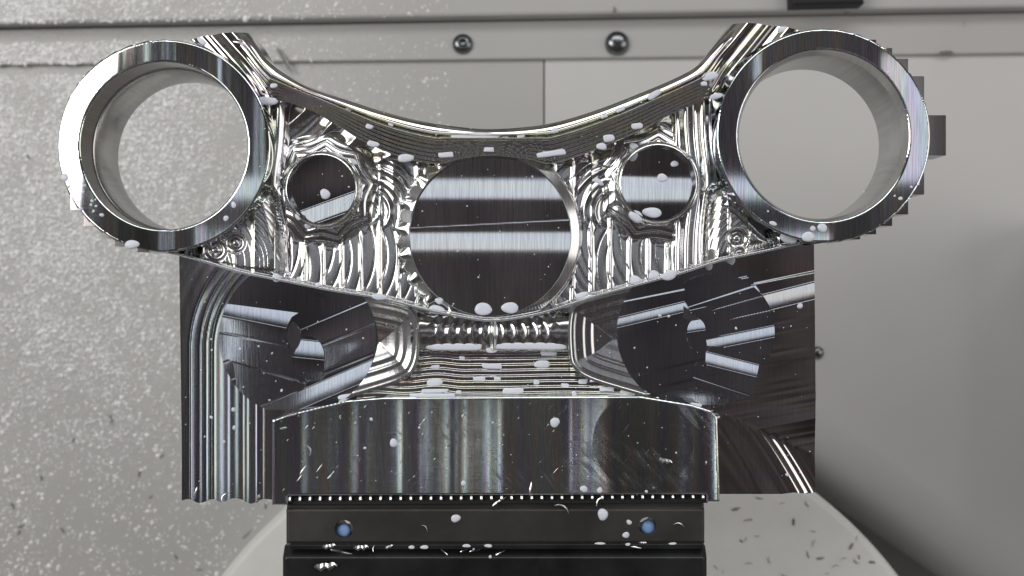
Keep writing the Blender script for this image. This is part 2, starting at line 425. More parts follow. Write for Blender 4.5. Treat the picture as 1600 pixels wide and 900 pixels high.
# ---- upper rim -----------------------------------------------------------
top_l = np.concatenate([[(316, 57)], spline([(388, 50), (400, 69), (420, 96), (446, 116), (482, 136), (540, 156), (600, 175), (660, 190), (720, 199), (765, 202), (820, 199), (870, 191), (930, 173), (990, 150), (1050, 125), (1088, 104), (1112, 76), (1143, 36)]), [(1215, 41), (1250, 50)]])
bot_l = spline([(300, 64), (330, 78), (368, 104), (392, 136), (404, 158), (440, 158), (480, 170), (520, 192), (570, 222), (620, 243), (680, 256), (720, 248), (765, 243), (820, 248), (858, 256), (900, 245), (950, 226), (1000, 204), (1050, 178), (1100, 156), (1122, 150), (1142, 112), (1180, 78), (1235, 52)])
rim_sd = poly(np.concatenate([top_l, bot_l[::-1]]))
def rim_depth(x, y):
    dt = dist_line(x, y, top_l); db = dist_line(x, y, bot_l)
    t = dt / np.maximum(dt + db, 1e-6)
    horn = np.maximum(sstep(450, 360, x), sstep(1085, 1150, x))
    # outer round, a rolled crest, then eleven z-level cutter terraces
    crest = 5.5 * np.clip(1 - t / .24, 0, 1) ** 2 - 1.6 * np.exp(-((t - .25) / .022) ** 2)
    crest += 13 * (sstep(.275, .295, t) - sstep(.325, .345, t)) - 2.0 * np.exp(-((t - .37) / .022) ** 2)
    q = np.clip((t - .40) / .60, 0, 1) * 6
    st = np.floor(q); fr = q - st
    ter = (st + sstep(.80, 1.0, fr)) * 1.7
    a = 12 + crest + ter + 0
    # horns: long flats milled along their slanting edge
    u = np.where(x < 766, (-(x - 388) * 65 + (y - 50) * 57) / 86.0 * -1, ((x - 1143) * 68 + (y - 36) * 55) / 87.5)
    u = np.where(x < 766, -u, u)
    tri = np.abs(((u / 27.0) % 2) - 1)
    b_ = 12 + 8.0 * sstep(.15, .85, tri) + 10 * np.exp(-np.clip(u, 0, None) / 4.0) + .25 * np.sin(u / 1.7)
    return a * (1 - horn) + b_ * horn
face('upper_rim', (296, 30, 1252, 262), .85, rim_sd, rim_depth, 20, 120, M['rim'], clamp)

# ---- pocketed web --------------------------------------------------------
lip = spline([(262, 394), (300, 404), (330, 412), (380, 427), (450, 441), (520, 455), (600, 468), (660, 483), (710, 494), (768, 502), (830, 494), (880, 480), (930, 464), (1000, 445), (1060, 429), (1120, 410), (1180, 397), (1275, 376)])
web_poly = poly(np.concatenate([[(330, 60), (480, 160), (765, 225), (1060, 165), (1210, 60), (1290, 300)], lip[::-1]]))
kw = (D + 45) / D
def hole(c, r): return circ(800 + (c[0] - 800) / kw, 450 + (c[1] - 450) / kw, (r + 5) / kw)
CC = (766, 368); CR = 126
SL = (505, 297); SLR = 53
SR = (1026, 287); SRR = 58
web_sd = minus(web_poly, hole(LC, Lr), hole(RC, Rr), circ(*CC, CR), circ(*SL, SLR), circ(*SR, SRR))
H = lambda i: (np.sin(np.asarray(i) * 12.9898) * 43758.5453) % 1.0
def scales(x, y, x0, wd, per, rad, yc, side, cusp, amp, jit=1.0):
    """columns cut by a ball cutter: round furrows with nested crescent marks"""
    c = np.floor((x - x0) / wd); u = ((x - x0) / wd - c) * 2 - 1
    xc = x0 + (c + .5) * wd - side * rad; yy = yc + (H(c) - .5) * 44 * jit
    r = np.hypot(x - xc, (y - yy) * .75) / (per * (.75 + .6 * H(c + 2))) + .7 * H(c + 7)
    fr = r - np.floor(r)
    cres = np.exp(-fr * 6.0) * sstep(0, .14, fr)
    return cusp * (u ** 6) * -1 + amp * cres
def web_depth(x, y):
    base = 52.0
    z = np.full(x.shape, base)
    L = x < 766
    # plain furrows left and right
    zl = scales(x, y, 446, 29.5, 17, 62, 400, 1, 3.0, 2.3)
    zr = scales(x, y, 895, 29.5, 14, 52, 395, -1, 4.0, 1.9)
    z = z + np.where(L, zl, zr)
    # upper pocket corners: oblique swept cuts
    up = sstep(262, 235, y)
    ang = np.where(L, (x - 560) * .75 + (y - 160), -(x - 985) * .75 + (y - 160))
    zz = 8 * np.abs(np.sin(ang / 21.0 + .8 * np.sin(x / 41.0))) + 1.6 * np.sin((x + y * .4) / 13.0)
    z = z * (1 - up) + (base - 2 + zz) * up
    # overlapping bites stepping down round the two small recesses
    for (cx, cy), r in ((SL, SLR), (SR, SRR)):
        qq = np.hypot(x - cx, y - cy) - r; an = np.arctan2(y - cy, x - cx)
        fr = (qq + 9 * np.abs(np.sin(an * 4.5 + .6))) / 11.5; fr = fr - np.floor(fr)
        sc = base - 10 + .30 * qq + 2.6 * np.exp(-fr * 5) * sstep(0, .14, fr)
        f = sstep(44, 30, qq + 7 * np.sin(an * 4.5) ** 2) * (1 - .0 * up)
        z = z * (1 - f) + sc * f
    # narrow fine-cut valley between the small recess and the centre bore
    for cx, sg in ((614, 1), (925, -1)):
        f = np.exp(-((x - cx) / 26.0) ** 2) * sstep(240, 262, y) * sstep(362, 340, y)
        rip = 3 * np.abs(np.sin((np.hypot(x - (cx - sg * 40), y - 330)) / 5.5)) + 6 * np.abs((x - cx) / 26.0)
        z = z * (1 - f) + (base - 4 + rip) * f
    # upright ribs beside the rings
    for cx, hw, sg in ((424, 27, 1), (1083, 32, -1)):
        bend = 9 * np.exp(-((y - 290) / 55.0) ** 2) * sg
        xx = x + bend
        f = sstep(hw, hw - 5, np.abs(xx - cx))
        rb = base - 14 + 4.5 * np.cos((xx - cx) / 26.0 * 2 * math.pi) + 1.0 * np.sin((xx - cx) / 5.5) + .6 * np.sin(y / 40.0)
        z = z * (1 - f) + rb * f
    # lobes under the rings with plunge marks
    for sd, pts, sg, marks in ((0, [(392, 310), (414, 298), (432, 312), (440, 438), (300, 408)], 1, ((339, 391, 20), (371, 380, 17))),
                               (1, [(1104, 312), (1120, 292), (1140, 300), (1212, 378), (1180, 400), (1104, 420)], -1, ((1149, 373, 17), (1154, 400, 15),))):
        s = poly(spline(pts, 6, True))(x, y)
        z = z + 6 * np.exp(-((s - 2) / 2.2) ** 2)
        f = sstep(1.5, -1.5, s)
        cv = scales(x, y, 402 if sd == 0 else 1105, 30, 8.0, 40, 420, sg, 3.5, 1.9, .4)
        arc = 1.9 * np.abs(np.sin(np.hypot(x - (330 if sd == 0 else 1215), (y - 330) * 1.1) / 5.4))
        q = sstep(360, 300, x) if sd == 0 else sstep(1150, 1200, x)
        zz = base - 2 + .5 * (cv * (1 - q) + arc * q) - 22 * (1 - (1 - np.clip(-s / 26, 0, 1)) ** 2)
        for mx, my, mr in marks:
            dd = np.hypot(x - mx, y - my) / mr
            g = dd < 1
            zz = np.where(g, base - 19 + 6 * np.sqrt(np.clip(1 - dd * dd, 0, 1)) - 7 * np.exp(-(dd / .42) ** 4) , zz)
        z = z * (1 - f) + zz * f
    # walls round the three bores, with bite marks on the left of the centre one
    for (cx, cy), r, wd, hgt, bite in ((CC, CR, 17, 26, 1), (SL, SLR, 7, 12, 0), (SR, SRR, 7, 12, 0)):
        q = np.hypot(x - cx, y - cy) - r
        an = np.arctan2(y - cy, x - cx)
        ww = wd
        if bite:
            lf = sstep(.2, -.4, (x - cx) / r)
            ww = wd + 7 * lf * (np.abs(np.sin(an * 21)) - .3)
        f = sstep(ww, ww * .8, q)
        ridge = 24 + (base - 26 - hgt) * 0 + (q / ww) ** 2 * 9
        if bite: ridge = 28 + (q / np.maximum(ww, 2)) * (9 + 4 * np.sin(an * 21) * lf) 
        z = z * (1 - f) + ridge * f
    # thin lip along the lower edge
    dl = dist_line(x, y, lip)
    f = sstep(6.0, 4.0, dl)
    z = z * (1 - f) + (20 + .06 * dl) * f
    return z
face('web', (262, 60, 1290, 505), 1.15, web_sd, web_depth, 45, 112, M['web'], clamp)

# ---- bore floors (stem bore and the two small recesses) -------------------
face('stem_bore_floor', (640, 242, 892, 494), 2.0, circ(*CC, CR + 1), lambda x, y: 40 + 2.2 * np.sin((y - 350) / 34.0) * .02 + tilt(x, y, 766, 350, -.05, 2.2), 40, 60, M['disc'], clamp)
face('recess_floor', (452, 244, 558, 350), 2.0, circ(*SL, SLR + 1), lambda x, y: 44 + .08 * (y - 297) + tilt(x, y, 513, 328, -.36, 15, 155 + 176), 44, 60, M['disc'], clamp)
face('recess_floor', (968, 229, 1084, 345), 2.0, circ(*SR, SRR + 1), lambda x, y: 44 + tilt(x, y, 1026, 290, .04, 13), 44, 60, M['disc'], clamp)

# ---- fork rings -----------------------------------------------------------
def ring(c, R, r, dmax, steps, sd, white):
    def out(x, y):       # the roughing levels leave a stepped outline on the outer side
        th = np.arctan2(y - c[1], (x - c[0]) * sd)
        st_ = np.clip(1.75 - np.abs(th), 0, .25) / .25 * np.clip((np.abs(th) - .25) / .2, 0, 1)
        return np.hypot(x - c[0], y - c[1]) - R - 2.6 * (((np.abs(th) * 6.3) % 1) - .6) * st_
    hol = circ(*c, r)
    def dep(x, y):
        z = np.zeros(x.shape)
        q = np.hypot(x - c[0], y - c[1])
        z += 1.5 * np.clip((q - R + 1.6) / 1.6, 0, 1) + 1.5 * np.clip((r + 1.6 - q) / 1.6, 0, 1)
        # facets left by the roughing levels, each a hair lower than the next
        an = np.degrees(np.arctan2(y - c[1], (x - c[0]) * sd))
        return z + np.where(np.abs(an) > 95 , 0, .0) 
    o = face('fork_ring', (c[0] - R - 4, c[1] - R - 4, c[0] + R + 4, c[1] + R + 4), 1.3, minus(out, hol), dep, 0, 62, M['face'], clamp)
    # bore lining with a counterbore
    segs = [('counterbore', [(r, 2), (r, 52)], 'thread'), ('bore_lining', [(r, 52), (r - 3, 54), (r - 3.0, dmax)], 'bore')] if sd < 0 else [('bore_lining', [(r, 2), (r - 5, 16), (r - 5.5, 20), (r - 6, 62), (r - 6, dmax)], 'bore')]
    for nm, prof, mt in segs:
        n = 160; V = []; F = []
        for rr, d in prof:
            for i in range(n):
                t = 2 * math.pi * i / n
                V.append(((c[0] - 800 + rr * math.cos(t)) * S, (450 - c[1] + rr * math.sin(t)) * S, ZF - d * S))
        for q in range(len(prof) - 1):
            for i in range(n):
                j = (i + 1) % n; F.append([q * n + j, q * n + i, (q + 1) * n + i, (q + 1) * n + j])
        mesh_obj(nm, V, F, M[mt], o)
    # rough z-level stock still standing behind the ring
    dd = 66; kk = (D + dd) / D
    cc = (800 + (c[0] - 800) / kk, 450 + (c[1] - 450) / kk)
    face('stock_step', (min(s[0] for s in steps), min(s[1] for s in steps), max(s[2] for s in steps), max(s[3] for s in steps)), 1.5,
         minus(union(*[box2(*s) for s in steps]), circ(*cc, (r + 2) / kk)), None, dd, dmax, M['raw'], o, False)
    return o
ring(LC, LR, Lr, 152, [(110, 235, 300, 328), (131, 118, 300, 353), (156, 97, 300, 372), (180, 83, 300, 385), (215, 71, 300, 394)], -1, None)
ring(RC, RR, Rr, 120, [(1240, 180, 1478, 243), (1240, 119, 1444, 304), (1240, 92, 1419, 335), (1240, 75, 1394, 353), (1240, 62, 1369, 366), (1240, 54, 1344, 374)], 1, None)

# ---- side plates ----------------------------------------------------------
PD = 84
lp = spline([(425, 781), (410, 780), (392, 787), (376, 780), (362, 779), (346, 785), (332, 780), (312, 786), (296, 780), (284, 782)], 5)
left_sd = poly(np.concatenate([[(284, 700), (280, 396), (480, 430), (680, 486), (680, 640), (430, 662)], lp]))
def left_depth(x, y):
    u = np.where(y < 545, 500 - np.hypot(500 - x, 545 - y), x)
    z = PD + .35 * np.cos((u - 350) / 40.0) + .04 * np.exp(-((u - 380) / 5.0) ** 2) + .03 * np.sin(u / 5.3) + .012 * np.sin(u / 2.4)
    for u0, am in ((296, .12), (312, .09), (322, .06), (331, .1), (402, .06), (414, .09)): z = z - am * np.exp(-((u - u0) / 1.2) ** 2)
    return z
face('side_plate', (278, 394, 682, 790), 1.5, left_sd, left_depth, PD, 150, M['plate'], clamp)
right_sd = poly([(870, 486), (1000, 440), (1272, 374), (1276, 770), (1262, 772), (1240, 770), (1222, 772), (1115, 770), (1115, 650), (870, 640)])
def right_depth(x, y):
    u1 = x - 1122 - 95 * np.clip((y - 640) / 130, 0, 1) ** .75
    v = y - (648 - .17 * (x - 1140))
    kq = 10.0
    h = np.clip(.5 + .5 * (v - u1) / kq, 0, 1); u = v * (1 - h) + u1 * h - kq * h * (1 - h)
    low = .75 * np.cos(u / 9.5) * np.exp(-np.abs(u - 25) / 60.0) + .10 * u
    up = tilt(x, y, 1236, 463, -.25, 14) + tilt(x, y, 1230, 433, -.2, 2.0) + tilt(x, y, 1230, 566, -.2, 1.2) + tilt(x, y, 1230, 595, -.18, .8) + .12 * np.sin((y + .17 * x) / 8.0) * (y > 510)
    for u0, am in ((6, .35), (17, .22), (29, .40), (41, .25), (52, .45), (66, .3), (88, .4)): low = low - .5 * am * np.exp(-((u - u0) / 2.4) ** 2)
    for w0, am in ((500, .2), (516, .15), (548, .25), (610, .25), (622, .3)): up = up - am * np.exp(-((y + .18 * (x - 1230) - w0) / 2.6) ** 2)
    f = sstep(-14, 4, v)
    return PD + up * (1 - f) + low * f
face('side_plate', (868, 372, 1278, 774), 1.5, right_sd, right_depth, PD, 150, M['sideband'], clamp)

# ---- angled pockets --------------------------------------------------------
def facet(parent, sd, bb, dep):
    return face('facet', bb, 1.0, sd, dep, 70, 70, M['pocket'], parent)
cl = inter(circ(466, 528, 122), box2(330, 400, 600, 640))
pk = face('angled_pocket', (342, 404, 590, 640), 1.1, cl, lambda x, y: 66 + .006 * (x - 540) + tilt(x, y, 515, 605, -.43, 16) + tilt(x, y, 540, 486, -.42, 1.3) - .25 * np.exp(-((y - 520 + .40 * (x - 550)) / 1.2) ** 2) - .2 * np.exp(-((y - 566 + .40 * (x - 550)) / 1.2) ** 2), 70, 84, M['pocket'], clamp)
facet(pk, inter(cl, poly(np.array([(330, 400), (480, 400), (480, 449), (512, 462), (484, 478), (457, 495), (449, 510), (449, 535), (456, 556), (470, 574), (480, 597), (372, 565), (330, 553)]))), (340, 400, 520, 600),
      lambda x, y: 64.6 + tilt(x, y, 402, 488, .20, 15.5) + tilt(x, y, 420, 451, .2, 1.2) - .2 * np.exp(-((y - 530 - .2 * (x - 400)) / 1.2) ** 2) - .2 * np.exp(-((y - 464 - .2 * (x - 400)) / 1.2) ** 2))
facet(pk, poly(spline([(464, 545), (470, 531), (483, 525), (497, 531), (506, 546), (508, 566), (507, 586), (498, 595), (478, 591), (461, 578), (458, 562)], 6, True)), (450, 520, 512, 600),
      lambda x, y: 63.8 + tilt(x, y, 488, 546, .10, 15))
facet(pk, poly(spline([(456, 504), (464, 508), (471, 520), (470, 534), (463, 546), (454, 540), (450, 522)], 6, True)), (446, 500, 474, 550), lambda x, y: 63.4 + .04 * (x - 460))
facet(pk, inter(cl, poly([(366, 567), (478, 600), (474, 608), (397, 633), (372, 610)])), (360, 560, 484, 636), lambda x, y: 64.2 + .012 * (y - 600))
cr_ = inter(union(circ(1084, 520, 121), circ(1118, 518, 92)), box2(950, 398, 1215, 632))
pk = face('angled_pocket', (962, 398, 1212, 640), 1.1, cr_, lambda x, y: 66 + tilt(x, y, 1015, 492, -.24, 8.5) + tilt(x, y, 1020, 462, -.2, 1.5) + tilt(x, y, 1040, 575, -.24, .8) + tilt(x, y, 1050, 600, -.24, .8), 70, 84, M['pocket'], clamp)
facet(pk, inter(circ(1118, 518, 91), poly([(1068, 390), (1230, 390), (1230, 560), (1120, 541), (1104, 540), (1101, 520), (1092, 500), (1077, 484), (1069, 470)])), (1060, 395, 1212, 565),
      lambda x, y: 64.8 - .006 * (x - 1140) + tilt(x, y, 1155, 528, -.20, 10) + tilt(x, y, 1140, 459, -.32, 1.5) - .2 * np.exp(-((y - 478 + .28 * (x - 1140)) / 1.2) ** 2) - .2 * np.exp(-((y - 500 + .22 * (x - 1140)) / 1.2) ** 2))
facet(pk, poly([(1102, 550), (1110, 541), (1187, 561), (1179, 596), (1108, 578), (1101, 566)]), (1098, 538, 1190, 598), lambda x, y: 64.0 + tilt(x, y, 1142, 569, .25, 11))
facet(pk, poly(spline([(1073, 514), (1078, 503), (1089, 497), (1099, 506), (1102, 522), (1100, 544), (1092, 553), (1079, 543), (1073, 528)], 6, True)), (1070, 494, 1105, 556), lambda x, y: 64.2 + tilt(x, y, 1087, 508, -.15, 10))
facet(pk, poly([(1067, 478), (1080, 488), (1091, 498), (1078, 502), (1066, 496)]), (1062, 474, 1094, 504), lambda x, y: 64.4 + .06 * (x - 1078))
facet(pk, poly(spline([(1088, 566), (1104, 588), (1165, 610), (1160, 622), (1100, 626), (1082, 604)], 4, True)), (1076, 562, 1170, 630), lambda x, y: 64.8 + tilt(x, y, 1130, 605, .33, 1.5))

# ---- rounded frames between pockets and neck ---------------------------------
def frame(outer, inner, bb, pock, sl):
    ol = spline(outer, 6); s0 = poly(np.concatenate([ol, np.array(inner, float)]))
    def dep(x, y):
        q = dist_line(x, y, ol)
        z = 36 + sl * q + .5 * np.sin(q / 3.1) * sl
        for p_ in (10, 25, 38): z = z + 7.0 * sl * sstep(p_ - 3.5, p_ + 3.5, q)
        return z - 4 * np.exp(-(q / 2.5) ** 2)
    face('pocket_frame', bb, 1.1, minus(s0, circ(*pock)), dep, 45, 90, M['web'], clamp)
frame([(556, 462), (600, 469), (638, 479), (654, 497), (657, 540), (650, 574), (630, 594), (570, 614), (505, 632)], [(520, 610), (570, 560), (570, 500)], (500, 455, 662, 636), (466, 527, 121), .44)
frame([(1000, 446), (930, 464), (897, 476), (888, 500), (888, 545), (894, 572), (920, 592), (990, 614), (1065, 634)], [(1030, 610), (985, 565), (980, 500)], (882, 442, 1070, 640), (1084, 519, 120), .13)

# ---- neck under the stem bore ------------------------------------------------
def neck_depth(x, y):
    v = (y - 520) / 26.0
    z = 62 - 20 * np.sqrt(np.clip(1 - (v * .85) ** 2, 0, 1)) * -1 * -1
    m_ = np.abs(x - 771)
    z = z + 1.9 * np.abs(np.sin((m_ + 16 * v * v) / 5.6)) * sstep(112, 80, m_) * sstep(0, 12, m_)
    z = z - 5 * np.exp(-(m_ / 3.0) ** 2)
    return z
face('neck', (640, 480, 904, 552), 1.15, poly([(642, 480), (700, 490), (768, 500), (840, 490), (902, 478), (902, 550), (642, 550)]), neck_depth, 50, 92, M['web'], clamp)

# ---- terraced slope --------------------------------------------------------
def terr_depth(x, y):
    yy = y + 1.6 * np.sin(x / 15.0) * sstep(760, 700, x) + .8 * np.sin(x / 33.0)
    q = (yy - 545) / 8.6; st = np.floor(q); fr = q - st
    return 66 - (st + sstep(.72, 1.0, fr)) * 3.8
face('terraced_slope', (555, 543, 1030, 632), 1.1, poly([(662, 544), (888, 544), (905, 580), (1028, 618), (1028, 632), (555, 632), (560, 616), (640, 590)]), terr_depth, 45, 95, M['rim'], clamp)

# ---- stock block for the dovetail --------------------------------------------
blk = poly([(425, 656), (445, 649), (540, 626), (600, 621), (1000, 619), (1080, 632), (1112, 642), (1121, 652), (1125, 784), (1104, 784), (1104, 772.5), (449, 774.5), (449, 789), (425, 789)])
def blk_depth(x, y):
    q = -blk(x, y)
    z = 8 + np.clip(1.6 - q, 0, 1.6) * 1.0
    z = z + .30 * np.cos(x / 41.0) + .12 * np.sin(x / 13.0)
    for cx, cy, r in ((1004, 690, 75),):
        inside = sstep(1.2, -1.2, np.hypot((x - cx) * .95, y - cy) - r)
        arc = (cx - np.sqrt(np.clip(r * r - (y - cy) ** 2, 0, None)) / .95)
        dx = np.clip(x - arc, 0, None); wd = 2 * np.maximum(cx - arc, 1)
        z = z + inside * .007 * np.where(dx < 36, dx, np.maximum(36 - (dx - 36) * 36 / np.maximum(wd - 36, 1), 0))
    return z
face('dovetail_block', (423, 617, 1127, 790), 1.5, blk, blk_depth, 8, 110, M['block'], clamp)

# ================================================================== FIXTURE
jaw = thing('dovetail_jaw', 'dark steel jaw bar with two blue plugs gripping the aluminium block', 'vise jaw', P(773, 815, 120))
def place(o, t):
    me = o.data; n_ = len(me.vertices); a = np.empty(n_ * 3, np.float32); me.vertices.foreach_get('co', a)
    a = a.reshape(-1, 3) - np.array(t.location, np.float32); me.vertices.foreach_set('co', a.ravel()); o.parent = t; me.update()
def jaw_depth(x, y):
    q = -box2(447, 784, 1101, 849)(x, y)
    return 26 + np.clip(2.5 - q, 0, 2.5) + 5 * sstep(797, 794, y)
o = face('jaw_bar', (447, 780, 1101, 849), 1.8, minus(box2(447, 784, 1101, 849), circ(537, 827, 14.5), circ(1012, 822, 14)), jaw_depth, 26, 120, M['steel'], None); place(o, jaw)
for x, y, r in ((537, 828, 11.6), (1012, 823, 11.6)):
    o = dome('hole_plug', x, y, 42, r, 6, M['blue'], None, False); place(o, jaw)
o = prism('tooth_bed', [(440, 776), (1106, 772), (1106, 786), (440, 789)], 20, 110, M['black'], None, 1); place(o, jaw)
c = P(453, 778.5, 14); tm = None
for i in range(42):
    x = 453.5 + i * 15.72; y = 779 - i * .10
    if tm is None:
        V = []; 
        for a, b_, dz in ((2.6, 5.0, 0), (1.6, 3.6, 3.2)):
            for sx, sy in ((-1, -1), (1, -1), (1, 1), (-1, 1)): V.append((sx * a * S, sy * b_ * S, dz * S))
        t0 = mesh_obj('tooth', V, [[0, 1, 5, 4], [1, 2, 6, 5], [2, 3, 7, 6], [3, 0, 4, 7], [4, 5, 6, 7]], M['chip'], jaw, False); tm = t0.data; o = t0
    else:
        o = bpy.data.objects.new('tooth', tm); link(o, jaw)
    p = P(x, y, 16); o.location = p - jaw.location; o.rotation_euler = (math.radians(-26), 0, 0)

vise = thing('vise_body', 'black steel vise body along the bottom edge of the photo', 'vise', P(773, 900, 120))
vs = minus(union(box2(441, 856, 1105, 960), box2(452, 850, 1100, 870)))
def vise_depth(x, y):
    z = 14 + np.clip(8 - (y - 856), -9, 16) * 1.2 * (y < 872) + 0
    q = -vs(x, y)
    return np.where(y < 872, 14 + (872 - y) * .9, 14) + np.clip(5 - (1105 - x), 0, 5) + np.clip(5 - (x - 441), 0, 5)
o = face('body_casting', (440, 849, 1106, 960), 1.8, vs, vise_depth, 14, 160, M['vise'], None); place(o, vise)

o = prism('edge_rail', [(452, 851.5), (1100, 849.5), (1100, 858), (452, 859)], 8, 60, M['vise'], None, 1.5); place(o, vise)

# ================================================================== COOLANT AND CHIPS
bpy.context.view_layer.update()
dg = bpy.context.evaluated_depsgraph_get()
EYE = Vector((0, 0, ZF + D * S))
def hit(x, y):
    o_ = EYE; d_ = Vector(((x - 800) * S, (450 - y) * S, -D * S)).normalized()
    ok, loc, nor, fi, ob, mx = scn.ray_cast(dg, o_, d_)
    return loc
def dropmesh(rx, ry, ang, sq, h, n=28):
    prof = [(1.0, -.5), (1.0, 0), (.96, .28), (.86, .55), (.68, .80), (.40, .96)]
    V = []; F = []; ca, sa = math.cos(ang), math.sin(ang); e = 2.0 / sq
    ph = random.random() * 6
    for a, b_ in prof:
        for i in range(n):
            t = 2 * math.pi * i / n; c_, s_ = math.cos(t), math.sin(t)
            wob = 1 +   .08 * math.sin(2 * t + ph) + .045 * math.sin(3 * t + 2 * ph)
            u = a * rx * wob * math.copysign(abs(c_) ** e, c_); v = a * ry * wob * math.copysign(abs(s_) ** e, s_)
            V.append(((u * ca - v * sa), (u * sa + v * ca), b_ * h))
    V.append((0, 0, h))
    for q in range(len(prof) - 1):
        for i in range(n):
            j = (i + 1) % n; F.append([q * n + i, q * n + j, (q + 1) * n + j, (q + 1) * n + i])
    b0 = (len(prof) - 1) * n
    for i in range(n): F.append([b0 + i, b0 + (i + 1) % n, len(V) - 1])
    return V, F
hits = []
